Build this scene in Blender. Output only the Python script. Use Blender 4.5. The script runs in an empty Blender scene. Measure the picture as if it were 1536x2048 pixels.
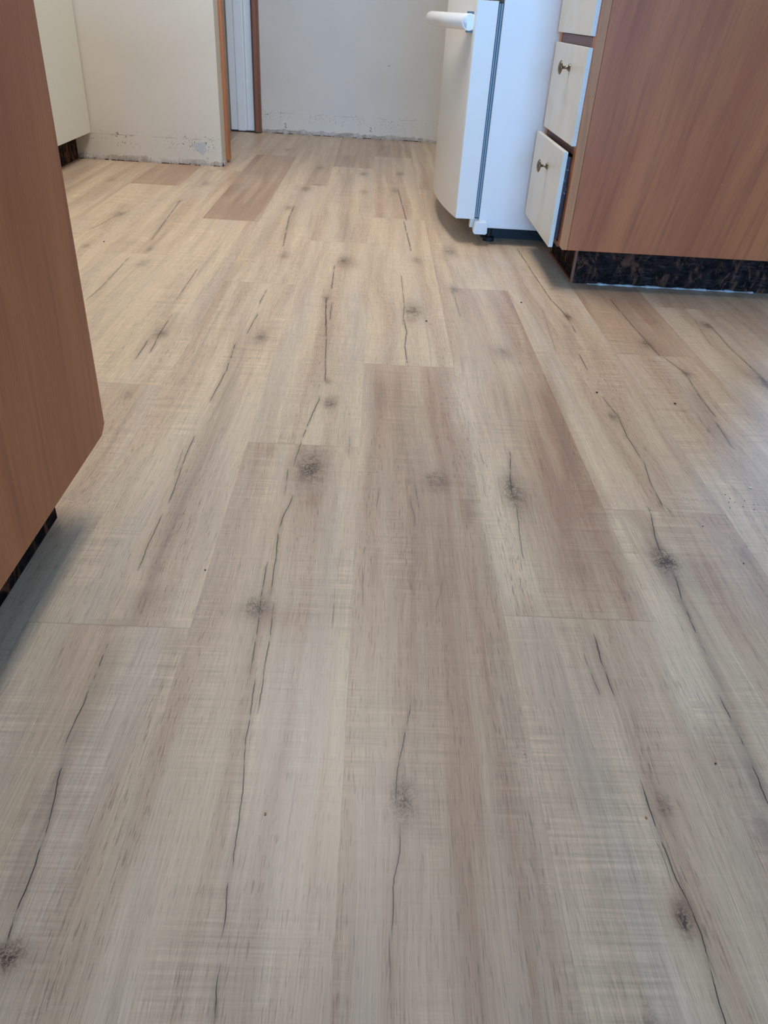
import bpy, bmesh, math, random
import numpy as np
from mathutils import Matrix, Vector
random.seed(7)
S = bpy.context.scene
COL = S.collection

# ------------------------------------------------------------------ camera
cd = bpy.data.cameras.new('camera')
cd.sensor_fit = 'HORIZONTAL'; cd.sensor_width = 36.0
cd.lens = 36.0 * 1514.5 / 1536.0
cd.clip_start = 0.02; cd.clip_end = 60
cam = bpy.data.objects.new('camera', cd); COL.objects.link(cam)
R_ = Vector((0.99852225, -0.00183052, 0.0543135))
U_ = Vector((-0.04419638, 0.55420905, 0.83120335))
F_ = Vector((0.03162257, 0.8323755, -0.55330917))
M = Matrix((R_, U_, -F_)).transposed().to_4x4()
M.translation = Vector((0, 0, 0.5904))
cam.matrix_world = M
S.camera = cam

# ------------------------------------------------------------------ light
S.view_settings.view_transform = 'Standard'
S.view_settings.look = 'None'
S.view_settings.gamma = 1.0
S.view_settings.use_curve_mapping = False
S.view_settings.exposure = 0.0
wd = bpy.data.worlds.new('daylight'); S.world = wd; wd.use_nodes = True
bg = wd.node_tree.nodes['Background']
bg.inputs['Color'].default_value = (0.205, 0.515, 1.0, 1)
bg.inputs['Strength'].default_value = 32.0
CEIL = 2.42
LAMP_AT = (-0.15, 2.25, CEIL - 0.075)
LAMP_W = 35.0
LAMP_COL = (1.0, 0.935, 0.855)
# window openings: (wall, lo, hi, z0, z1)
WIN_FRONT = (-0.90, 1.70, 0.50, 2.15)      # x range, z range in the wall behind the camera (y = YF)
WIN_BACK = (2.24, 2.90, 1.72, 2.36)        # x range, z range in the far wall, right of the refrigerator
YF, XR, XL, YB = -5.2, 3.3, -1.78, 4.515
S.cycles.max_bounces = 8
S.cycles.diffuse_bounces = 5
S.cycles.glossy_bounces = 4

def portal(name, loc, rot, sx, sy):
    l = bpy.data.lights.new(name, 'AREA'); l.shape = 'RECTANGLE'; l.size = sx; l.size_y = sy
    l.cycles.is_portal = True
    o = bpy.data.objects.new(name, l); COL.objects.link(o); o.location = loc; o.rotation_euler = rot
x0, x1, z0, z1 = WIN_FRONT
portal('window_light_portal', ((x0+x1)/2, YF-0.10, (z0+z1)/2), (math.radians(90), 0, 0), x1-x0, z1-z0)
x0, x1, z0, z1 = WIN_BACK
portal('far_window_light_portal', ((x0+x1)/2, YB+0.10, (z0+z1)/2), (math.radians(-90), 0, 0), x1-x0, z1-z0)

# ------------------------------------------------------------------ node helper
class G:
    """tiny node-graph builder"""
    def __init__(s, name):
        s.m = bpy.data.materials.new(name); s.m.use_nodes = True
        s.t = s.m.node_tree; s.n = s.t.nodes; s.l = s.t.links
        s.b = s.n['Principled BSDF']
    def _in(s, sock, v):
        if v is None: return
        if isinstance(v, bpy.types.NodeSocket): s.l.new(v, sock)
        elif isinstance(v, (tuple, list)):
            v = tuple(v)
            if sock.type == 'RGBA' and len(v) == 3: v = v + (1,)
            sock.default_value = v
        else: sock.default_value = v
    def pos(s):
        return s.n.new('ShaderNodeNewGeometry').outputs['Position']
    def nrm(s):
        return s.n.new('ShaderNodeNewGeometry').outputs['Normal']
    def attr(s, name, out='Fac'):
        a = s.n.new('ShaderNodeAttribute'); a.attribute_name = name; return a.outputs[out]
    def m_(s, op, a, b=None, c=None, clamp=False):
        x = s.n.new('ShaderNodeMath'); x.operation = op; x.use_clamp = clamp
        s._in(x.inputs[0], a); s._in(x.inputs[1], b); s._in(x.inputs[2], c); return x.outputs[0]
    def add(s, a, b): return s.m_('ADD', a, b)
    def sub(s, a, b): return s.m_('SUBTRACT', a, b)
    def mul(s, a, b): return s.m_('MULTIPLY', a, b)
    def vmul(s, v, k):
        x = s.n.new('ShaderNodeVectorMath'); x.operation = 'MULTIPLY'
        s._in(x.inputs[0], v); s._in(x.inputs[1], k); return x.outputs[0]
    def vadd(s, v, k):
        x = s.n.new('ShaderNodeVectorMath'); x.operation = 'ADD'
        s._in(x.inputs[0], v); s._in(x.inputs[1], k); return x.outputs[0]
    def xyz(s, v):
        x = s.n.new('ShaderNodeSeparateXYZ'); s._in(x.inputs[0], v); return x.outputs
    def comb(s, a, b, c):
        x = s.n.new('ShaderNodeCombineXYZ')
        s._in(x.inputs[0], a); s._in(x.inputs[1], b); s._in(x.inputs[2], c); return x.outputs[0]
    def noise(s, v, scale=1.0, detail=2.0, rough=0.5, dist=0.0):
        x = s.n.new('ShaderNodeTexNoise'); s._in(x.inputs['Vector'], v)
        x.inputs['Scale'].default_value = scale; x.inputs['Detail'].default_value = detail
        x.inputs['Roughness'].default_value = rough; x.inputs['Distortion'].default_value = dist
        return x.outputs['Fac']
    def ramp(s, v, a, b, lo=0.0, hi=1.0):
        """smoothstep of v from a..b to lo..hi"""
        x = s.n.new('ShaderNodeMapRange'); x.interpolation_type = 'SMOOTHSTEP'
        s._in(x.inputs['Value'], v)
        s._in(x.inputs['From Min'], a); s._in(x.inputs['From Max'], b)
        s._in(x.inputs['To Min'], lo); s._in(x.inputs['To Max'], hi)
        return x.outputs['Result']
    def lin(s, v, a, b, lo=0.0, hi=1.0):
        x = s.n.new('ShaderNodeMapRange'); s._in(x.inputs['Value'], v)
        s._in(x.inputs['From Min'], a); s._in(x.inputs['From Max'], b)
        s._in(x.inputs['To Min'], lo); s._in(x.inputs['To Max'], hi)
        return x.outputs['Result']
    def mix(s, f, a, b):
        x = s.n.new('ShaderNodeMix'); x.data_type = 'RGBA'; x.clamp_factor = True
        s._in(x.inputs[0], f); s._in(x.inputs[6], a); s._in(x.inputs[7], b); return x.outputs[2]
    def scale(s, c, k):
        x = s.n.new('ShaderNodeMix'); x.data_type = 'RGBA'; x.blend_type = 'MULTIPLY'; x.inputs[0].default_value = 1.0
        s._in(x.inputs[6], c); s._in(x.inputs[7], s.comb(k, k, k)); return x.outputs[2]
    def bump(s, h, strength=0.2, dist=0.001):
        x = s.n.new('ShaderNodeBump'); x.inputs['Strength'].default_value = strength
        x.inputs['Distance'].default_value = dist; s._in(x.inputs['Height'], h)
        s.l.new(x.outputs[0], s.b.inputs['Normal'])
    def out(s, color=None, rough=None, metal=None, spec=None):
        s._in(s.b.inputs['Base Color'], color); s._in(s.b.inputs['Roughness'], rough)
        s._in(s.b.inputs['Metallic'], metal); s._in(s.b.inputs['Specular IOR Level'], spec)
        return s.m

def lin(r, g, b):
    f = lambda c: ((c/255+0.055)/1.055)**2.4 if c > 10 else c/255/12.92
    return (f(r), f(g), f(b))

# ------------------------------------------------------------------ materials
def mat_plain(name, c, rough=0.5, metal=0.0, var=0.04, nscale=30, bump=0.0, spec=0.5):
    g = G(name); p = g.pos()
    n = g.noise(p, nscale, 3)
    col = g.scale(c, g.lin(n, 0, 1, 1-var, 1+var))
    if bump: g.bump(g.noise(p, nscale*12, 2), bump, 0.0006)
    return g.out(col, rough, metal, spec)

def mat_floor():
    g = G('vinyl_plank_oak')
    p = g.pos(); seed = g.attr('seed', 'Vector'); q = g.vadd(p, seed)
    tone = g.attr('tone'); stain = g.attr('stain'); knot = g.attr('knot'); pale = g.attr('pale')
    warp = g.noise(g.vmul(q, (5, 1.6, 1)), 1, 2)
    qx = g.xyz(q)
    wx = g.add(qx[0], g.mul(g.sub(warp, 0.5), 0.045))
    wq = g.comb(wx, qx[1], qx[2])
    broad = g.noise(g.vmul(wq, (26, 1.0, 1)), 1, 3, 0.6)          # wide bands along the board
    grey = g.noise(g.vmul(g.vadd(wq, (3.1, 7, 0)), (15, 1.3, 1)), 1, 2)
    mid = g.noise(g.vmul(wq, (120, 3.0, 1)), 1, 3, 0.65)
    fine = g.noise(g.vmul(wq, (640, 12.0, 1)), 1, 2, 0.7)
    pore = g.noise(g.vmul(wq, (760, 46, 1)), 1, 1)
    saw = g.noise(g.vmul(g.vadd(q, (0, 0.3, 0)), (9, 330, 1)), 1, 2, 0.6)
    saw2 = g.noise(g.vmul(g.vadd(q, (2.2, 1.3, 0)), (5, 90, 1)), 1, 3, 0.7)
    sawmask = g.ramp(g.noise(g.vmul(q, (16, 5, 1)), 1, 2), 0.46, 0.66)
    sawmask = g.m_('MAXIMUM', sawmask, g.m_('MAXIMUM', g.mul(stain, 1.3), pale), clamp=True)
    light = (0.715, 0.552, 0.380)
    lightg = (0.645, 0.510, 0.385)
    brown = (0.455, 0.292, 0.192)
    lo = g.mix(g.ramp(grey, 0.42, 0.68), light, lightg)
    t = g.add(tone, g.mul(g.sub(broad, 0.5), 2.0))
    t = g.add(t, g.mul(g.sub(mid, 0.5), 0.5))
    c = g.mix(t, lo, brown)
    # fine grain and cross-cut saw lines
    k = g.add(1.0, g.mul(g.sub(fine, 0.5), 0.62))
    k = g.mul(k, g.add(1.0, g.mul(g.sub(mid, 0.5), 0.20)))
    sl = g.add(g.mul(g.sub(saw, 0.5), 0.55), g.mul(g.sub(saw2, 0.5), 0.40))
    k = g.mul(k, g.add(1.0, g.mul(sl, g.add(0.20, g.mul(sawmask, 1.0)))))
    c = g.scale(c, k)
    # pores
    pm = g.mul(g.ramp(pore, 0.60, 0.67), g.add(0.22, g.mul(g.ramp(broad, 0.45, 0.65), 0.3)))
    c = g.mix(pm, c, (0.20, 0.135, 0.095))
    # stains and knots
    lf = g.ramp(g.noise(g.vmul(g.vadd(wq, (9.1, 2, 0)), (48, 1.5, 1)), 1, 3, 0.55), 0.57, 0.78)
    c = g.mix(g.mul(lf, g.add(0.08, g.mul(fine, 0.5))), c, (0.270, 0.185, 0.145))
    sn = g.noise(g.vmul(wq, (150, 5, 1)), 1, 3, 0.6)
    sf = g.mul(stain, g.add(0.55, g.mul(g.sub(sn, 0.35), 1.2)))
    sf = g.mul(sf, g.add(1.0, g.mul(sl, 0.9)))
    c = g.mix(sf, c, (0.205, 0.138, 0.105))
    knot = g.mul(knot, g.add(0.55, g.mul(g.noise(g.vmul(q, (40, 22, 1)), 1, 3, 0.6), 1.15)))
    kn = g.noise(q, 190, 3, 0.6, 2.5)
    kb = g.noise(q, 60, 3, 0.6, 1.2)
    kf = g.m_('MULTIPLY', g.mul(knot, 1.4), g.add(g.mul(g.ramp(kn, 0.42, 0.58), 0.65), g.mul(g.ramp(kb, 0.38, 0.6), 0.45)), clamp=True)
    c = g.mix(kf, c, (0.085, 0.052, 0.038))
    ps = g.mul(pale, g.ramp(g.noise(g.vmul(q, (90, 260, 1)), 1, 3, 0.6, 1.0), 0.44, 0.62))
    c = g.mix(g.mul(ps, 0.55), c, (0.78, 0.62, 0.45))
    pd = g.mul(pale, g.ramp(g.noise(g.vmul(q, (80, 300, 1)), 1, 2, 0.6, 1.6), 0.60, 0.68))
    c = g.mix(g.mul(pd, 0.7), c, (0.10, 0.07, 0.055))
    # hairline cracks in the print
    wob = g.mul(g.sub(g.noise(g.vmul(q, (8, 34, 1)), 1, 3, 0.7), 0.5), 0.0036)
    cn = g.noise(g.vmul(q, (4, 27, 1)), 1, 2)
    th = g.add(g.add(0.00022, g.mul(g.m_('MINIMUM', g.xyz(p)[1], 2.5), 0.00038)), g.mul(cn, 0.0009))
    gap = g.ramp(cn, 0.36, 0.46, 0.3, 1.0)
    ck = None
    for i in range(4):
        d = g.attr('cd%d' % i); s = g.attr('cs%d' % i)
        ad = g.m_('ABSOLUTE', g.add(d, wob))
        core = g.ramp(ad, g.mul(th, 0.25), th, 1.0, 0.0)
        halo = g.ramp(ad, 0.0, 0.007, 0.20, 0.0)
        v = g.mul(s, g.m_('MAXIMUM', g.mul(core, gap), halo))
        ck = v if ck is None else g.m_('MAXIMUM', ck, v)
    c = g.mix(ck, c, (0.055, 0.038, 0.030))
    # plank joints
    ex = g.attr('ex'); ey = g.attr('ey')
    jx = g.ramp(ex, 0.0, 0.0008, 0.13, 0.0)
    jy = g.ramp(ey, 0.0, 0.0012, 0.32, 0.0)
    c = g.mix(g.m_('MAXIMUM', jx, jy), c, (0.12, 0.085, 0.06))
    h = g.add(g.mul(fine, 0.5), g.add(g.mul(g.mul(saw, sawmask), 0.9), g.mul(ck, -1.0)))
    g.bump(h, 0.12, 0.0006)
    ro = g.add(0.345, g.mul(fine, 0.10))
    g.out(c, ro, 0.0, 0.5)
    return g.m

def mat_wood(name, base, dark, lightc, axis='YZ', sx=1.0, rough=0.42):
    """oiled timber veneer, grain running up the panel (z)"""
    g = G(name); p = g.pos(); x = g.xyz(p)
    a = x[1] if axis == 'YZ' else x[0]
    z = x[2]
    # lean of the cathedral figure
    w1 = g.noise(g.comb(g.mul(a, 3.0), g.mul(z, 1.1), 2.0), 1, 2)
    a2 = g.add(g.add(a, g.mul(z, 0.10 * sx)), g.mul(g.sub(w1, 0.5), 0.10))
    band = g.noise(g.comb(g.mul(a2, 11), g.mul(z, 0.9), 0.0), 1, 3, 0.6)
    mid = g.noise(g.comb(g.mul(a2, 60), g.mul(z, 2.0), 4.0), 1, 3, 0.6)
    fine = g.noise(g.comb(g.mul(a2, 420), g.mul(z, 9.0), 8.0), 1, 2, 0.7)
    fleck = g.noise(g.comb(g.mul(a2, 330), g.mul(z, 28.0), 3.0), 1, 1)
    c = g.mix(g.ramp(band, 0.30, 0.70), lightc, base)
    c = g.mix(g.mul(g.ramp(mid, 0.48, 0.80), 0.50), c, dark)
    c = g.scale(c, g.lin(fine, 0.2, 0.8, 0.84, 1.16))
    c = g.mix(g.mul(g.ramp(fleck, 0.70, 0.78), 0.45), c, dark)
    nick = g.noise(p, 95, 1)
    c = g.mix(g.mul(g.ramp(nick, 0.80, 0.83), 0.6), c, (0.55, 0.40, 0.25))
    g.bump(fine, 0.10, 0.0004)
    return g.out(c, rough, 0, 0.35)

def mat_wall(name, c, wear=0.0, axis=0):
    g = G(name); p = g.pos(); x = g.xyz(p)
    a = x[0]; z = x[2]
    n = g.noise(p, 3.0, 3)
    col = g.scale(c, g.lin(n, 0.3, 0.7, 0.965, 1.035))
    # paint ridge left where the skirting board was, and dirt spots along it
    wob = g.mul(g.sub(g.noise(g.comb(g.mul(a, 22), 0.0, 0.0), 1, 3), 0.5), 0.006)
    dz = g.m_('ABSOLUTE', g.add(g.sub(z, 0.098), wob))
    line = g.mul(g.ramp(dz, 0.0004, 0.0022, 1.0, 0.0), g.ramp(g.noise(g.comb(g.mul(a, 9), 3.0, 0.0), 1, 2), 0.44, 0.60))
    col = g.mix(g.mul(line, 0.55 * wear), col, (0.16, 0.12, 0.09))
    band = g.mul(g.ramp(z, 0.045, 0.075), g.ramp(z, 0.100, 0.118, 1.0, 0.0))
    sp = g.ramp(g.noise(p, 120, 2), 0.60, 0.65)
    sp = g.mul(sp, g.ramp(g.noise(g.comb(g.mul(a, 6), 1.0, 0.0), 1, 2), 0.42, 0.6))
    col = g.mix(g.mul(g.mul(sp, band), 0.95 * wear), col, (0.12, 0.095, 0.075))
    scuff = g.mul(g.ramp(g.noise(g.comb(g.mul(a, 60), g.mul(z, 30), 5.0), 1, 3), 0.60, 0.72), g.ramp(z, 0.02, 0.16, 1.0, 0.0))
    col = g.mix(g.mul(scuff, 0.30 * wear), col, (0.30, 0.25, 0.20))
    spot = g.ramp(g.noise(p, 42, 1), 0.80, 0.815)
    col = g.mix(g.mul(spot, 0.4), col, (0.25, 0.20, 0.17))
    g.bump(g.noise(p, 420, 2), 0.18, 0.0006)
    return g.out(col, 0.62, 0, 0.3)

def mat_kick():
    g = G('worn_black_kickboard'); p = g.pos()
    x = g.xyz(p)
    s1 = g.noise(g.comb(g.mul(x[0], 34), g.mul(x[1], 34), g.mul(x[2], 16)), 1, 4, 0.7, 1.0)
    s2 = g.noise(g.comb(g.mul(x[0], 25), g.mul(x[1], 25), g.mul(x[2], 240)), 1, 3, 0.6)
    s3 = g.noise(p, 30, 3, 0.6, 1.5)
    c = g.mix(g.ramp(s3, 0.4, 0.65), (0.009, 0.007, 0.007), (0.030, 0.020, 0.019))
    c = g.mix(g.mul(g.ramp(s1, 0.50, 0.66), 0.70), c, (0.19, 0.078, 0.042))
    c = g.mix(g.mul(g.ramp(s2, 0.56, 0.70), 0.45), c, (0.13, 0.09, 0.08))
    g.bump(s1, 0.3, 0.001)
    return g.out(c, 0.75, 0, 0.05)

def mat_raw():
    g = G('rough_plaster'); p = g.pos()
    n = g.noise(p, 85, 4, 0.7, 1.0); n2 = g.noise(p, 30, 3)
    c = g.mix(g.ramp(n2, 0.35, 0.65), (0.40, 0.34, 0.28), (0.56, 0.50, 0.45))
    c = g.mix(g.mul(g.ramp(n, 0.63, 0.68), 0.8), c, (0.10, 0.085, 0.08))
    g.bump(n, 0.6, 0.004)
    return g.out(c, 0.85, 0, 0.2)

def mat_drawer_front():
    g = G('cream_laminate'); p = g.pos(); x = g.xyz(p)
    n = g.noise(p, 14, 3)
    c = g.scale((0.72, 0.695, 0.630), g.lin(n, 0.3, 0.7, 0.97, 1.03))
    s = g.noise(g.comb(g.mul(x[0], 10), g.mul(x[1], 70), g.mul(x[2], 6)), 1, 2)
    c = g.mix(g.mul(g.ramp(s, 0.64, 0.72), 0.16), c, (0.30, 0.26, 0.24))
    y = g.noise(p, 9, 2)
    c = g.mix(g.mul(g.ramp(y, 0.55, 0.7), 0.25), c, (0.66, 0.52, 0.30))
    return g.out(c, 0.38, 0, 0.45)

def mat_drawer_box():
    g = G('dark_plum_drawer_box'); p = g.pos()
    n = g.noise(p, 150, 3, 0.7); n2 = g.noise(p, 25, 2)
    c = g.mix(g.mul(g.ramp(n, 0.60, 0.66), g.ramp(n2, 0.45, 0.6)), (0.055, 0.022, 0.030), (0.50, 0.42, 0.42))
    return g.out(c, 0.5)

def mat_glass():
    g = G('window_glass')
    tr = g.n.new('ShaderNodeBsdfTransparent'); gl = g.n.new('ShaderNodeBsdfGlossy'); gl.inputs['Roughness'].default_value = 0.02
    fr = g.n.new('ShaderNodeFresnel'); mx = g.n.new('ShaderNodeMixShader')
    g.l.new(fr.outputs[0], mx.inputs[0]); g.l.new(tr.outputs[0], mx.inputs[1]); g.l.new(gl.outputs[0], mx.inputs[2])
    g.l.new(mx.outputs[0], g.n['Material Output'].inputs['Surface'])
    return g.m

def mat_emit(name, c, e):
    g = G(name); g.b.inputs['Base Color'].default_value = (*c, 1)
    g.b.inputs['Emission Color'].default_value = (*c, 1); g.b.inputs['Emission Strength'].default_value = e
    return g.m

FLOOR = mat_floor()
WOOD_L = mat_wood('timber_veneer_end_panel_left', (0.420, 0.135, 0.052), (0.245, 0.074, 0.034), (0.520, 0.185, 0.072), 'YZ', -0.6)
WOOD_R = mat_wood('timber_veneer_end_panel_right', (0.430, 0.118, 0.044), (0.235, 0.062, 0.028), (0.560, 0.175, 0.060), 'XZ', -1.6)
WOOD_S = mat_wood('timber_frame', (0.520, 0.200, 0.075), (0.300, 0.105, 0.045), (0.620, 0.260, 0.100), 'XZ', 0.2)
WOOD_RAIL = mat_plain('worn_red_brown_rail', (0.24, 0.115, 0.095), 0.5, var=0.2, nscale=60)
TRIM = mat_wood('varnished_pine_trim', (0.430, 0.160, 0.060), (0.20, 0.075, 0.035), (0.520, 0.215, 0.090), 'XZ', 0.0)
TRIMD = mat_wood('dark_varnished_trim', (0.225, 0.090, 0.050), (0.12, 0.05, 0.03), (0.290, 0.120, 0.065), 'XZ', 0.0)
WALL = mat_wall('beige_wall_paint', (0.715, 0.645, 0.540), 1.0)
WALLB = mat_wall('beige_wall_paint_far_light', (0.735, 0.665, 0.565), 0.6)  # same beige paint, colour lifted for the dimmer light on the far wall
WALLP = mat_plain('ceiling_white_paint', (0.72, 0.70, 0.66), 0.8)
WALLR = mat_plain('room_wall_paint', (0.60, 0.54, 0.46), 0.8)
KICK = mat_kick()
PLASTER = mat_raw()
PATCH = mat_plain('bare_plaster', (0.52, 0.54, 0.52), 0.85, var=0.12, nscale=90)
CREAM = mat_plain('cream_cabinet_door', (0.73, 0.715, 0.620), 0.42, var=0.02)
DFRONT = mat_drawer_front()
DBOX = mat_drawer_box()
WHITE = mat_plain('white_enamel', (0.70, 0.68, 0.62), 0.30, var=0.015, nscale=6)
FRIDGE_D = mat_plain('white_fridge_door_enamel', (0.80, 0.785, 0.750), 0.33, var=0.015, nscale=6)
FRIDGE_S = mat_plain('white_fridge_side_enamel', (0.80, 0.80, 0.80), 0.36, var=0.012, nscale=6)
PLASTICW = mat_plain('white_plastic', (0.78, 0.785, 0.775), 0.25, var=0.01)
GASKET = mat_plain('blue_grey_gasket', (0.10, 0.155, 0.20), 0.6, var=0.05)
GASKETL = mat_plain('pale_gasket_ridge', (0.30, 0.40, 0.48), 0.5, var=0.05)
JAMB = mat_plain('white_gloss_jamb_paint', (0.88, 0.90, 0.89), 0.4, var=0.04, nscale=20)
BLACK = mat_plain('black_metal_and_gap_shade', (0.008, 0.008, 0.010), 0.6)
BRASS = mat_plain('aged_brass', (0.23, 0.185, 0.12), 0.28, 1.0, var=0.15, nscale=120)
TOP = mat_plain('pale_laminate_worktop', (0.60, 0.56, 0.50), 0.4, var=0.06)
PENCIL = mat_plain('pencil_line', (0.08, 0.06, 0.06), 0.8)
GRIT = mat_plain('dark_grit', (0.035, 0.025, 0.02), 0.7)
GRITO = mat_plain('orange_grit', (0.42, 0.16, 0.04), 0.7)
CHIP = mat_plain('pale_chip', (0.72, 0.66, 0.55), 0.6)
CAULK = mat_plain('white_caulk', (0.62, 0.60, 0.60), 0.6, var=0.1, nscale=80)
GLASS = mat_glass()

# ------------------------------------------------------------------ mesh helpers
def rootloc(o):
    v = Vector((0, 0, 0))
    while o is not None:
        v += o.location; o = o.parent
    return v
def obj(name, bm, m, parent=None, smooth=False):
    off = rootloc(parent)
    if off.length: bmesh.ops.translate(bm, verts=bm.verts, vec=-off)
    bmesh.ops.recalc_face_normals(bm, faces=bm.faces)
    me = bpy.data.meshes.new(name); bm.to_mesh(me); bm.free()
    me.materials.append(m)
    if smooth:
        for p in me.polygons: p.use_smooth = True
    o = bpy.data.objects.new(name, me); COL.objects.link(o)
    if parent is not None: o.parent = parent
    return o
def tag(o, label, cat, group=None):
    o['label'] = label; o['category'] = cat
    if group: o['group'] = group
    return o
def thing(name, loc, label, cat, group=None):
    o = bpy.data.objects.new(name, None); COL.objects.link(o); o.location = loc
    o.empty_display_size = 0.1
    return tag(o, label, cat, group)
def struct(name, bm, m, parent=None):
    o = obj(name, bm, m, parent)
    if parent is None: o['kind'] = 'structure'
    return o
def new(): return bmesh.new()
def box(bm, x0, x1, y0, y1, z0, z1, bev=0.0, seg=2):
    b = bmesh.new()
    bmesh.ops.create_cube(b, size=1)
    for v in b.verts:
        v.co.x = x0 if v.co.x < 0 else x1
        v.co.y = y0 if v.co.y < 0 else y1
        v.co.z = z0 if v.co.z < 0 else z1
    if bev > 0: bmesh.ops.bevel(b, geom=b.edges[:], offset=bev, segments=seg, profile=0.6, affect='EDGES')
    me = bpy.data.meshes.new('tmp'); b.to_mesh(me); b.free(); bm.from_mesh(me); bpy.data.meshes.remove(me)
    return bm
def prism(bm, pts, lo, hi, axis='z', bev=0.0):
    """extrude a closed 2-D outline; axis z: pts (x,y); axis y: pts (x,z); axis x: pts (y,z)"""
    def P(a, b, c): return {'z': (a, b, c), 'y': (a, c, b), 'x': (c, a, b)}[axis]
    b_ = bmesh.new()
    v0 = [b_.verts.new(P(a, b, lo)) for a, b in pts]; v1 = [b_.verts.new(P(a, b, hi)) for a, b in pts]
    n = len(pts)
    b_.faces.new(v0[::-1]); b_.faces.new(v1)
    for i in range(n): b_.faces.new((v0[i], v0[(i+1) % n], v1[(i+1) % n], v1[i]))
    bmesh.ops.recalc_face_normals(b_, faces=b_.faces)
    if bev > 0:
        es = [e for e in b_.edges if len(e.link_faces) == 2 and e.calc_face_angle() > 0.5]
        bmesh.ops.bevel(b_, geom=es, offset=bev, segments=2, profile=0.6, affect='EDGES')
    me = bpy.data.meshes.new('tmp'); b_.to_mesh(me); b_.free(); bm.from_mesh(me); bpy.data.meshes.remove(me)
    return bm
def lathe(bm, prof, origin, axis=(0, 0, 1), n=32):
    """prof: (radius, height) list revolved about axis through origin"""
    a = Vector(axis).normalized(); u = a.orthogonal().normalized(); v = a.cross(u)
    rings = []
    for r, h in prof:
        rings.append([bm.verts.new(Vector(origin) + a*h + (u*math.cos(2*math.pi*i/n) + v*math.sin(2*math.pi*i/n))*max(r, 1e-5)) for i in range(n)])
    for A, B in zip(rings, rings[1:]):
        for i in range(n): bm.faces.new((A[i], A[(i+1) % n], B[(i+1) % n], B[i]))
    bm.faces.new(rings[0][::-1]); bm.faces.new(rings[-1])
    return bm
def tube(bm, pts, rad, n=20, flat=1.0):
    pts = [Vector(p) for p in pts]; rings = []
    up = Vector((0, 0, 1))
    for i, p in enumerate(pts):
        t = (pts[min(i+1, len(pts)-1)] - pts[max(i-1, 0)]).normalized()
        s = t.cross(up).normalized(); w = s.cross(t)
        r = rad[i] if isinstance(rad, (list, tuple)) else rad
        rings.append([bm.verts.new(p + s*math.cos(2*math.pi*k/n)*r*flat + w*math.sin(2*math.pi*k/n)*r) for k in range(n)])
    for A, B in zip(rings, rings[1:]):
        for k in range(n): bm.faces.new((A[k], A[(k+1) % n], B[(k+1) % n], B[k]))
    bm.faces.new(rings[0][::-1]); bm.faces.new(rings[-1])
    return bm
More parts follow.
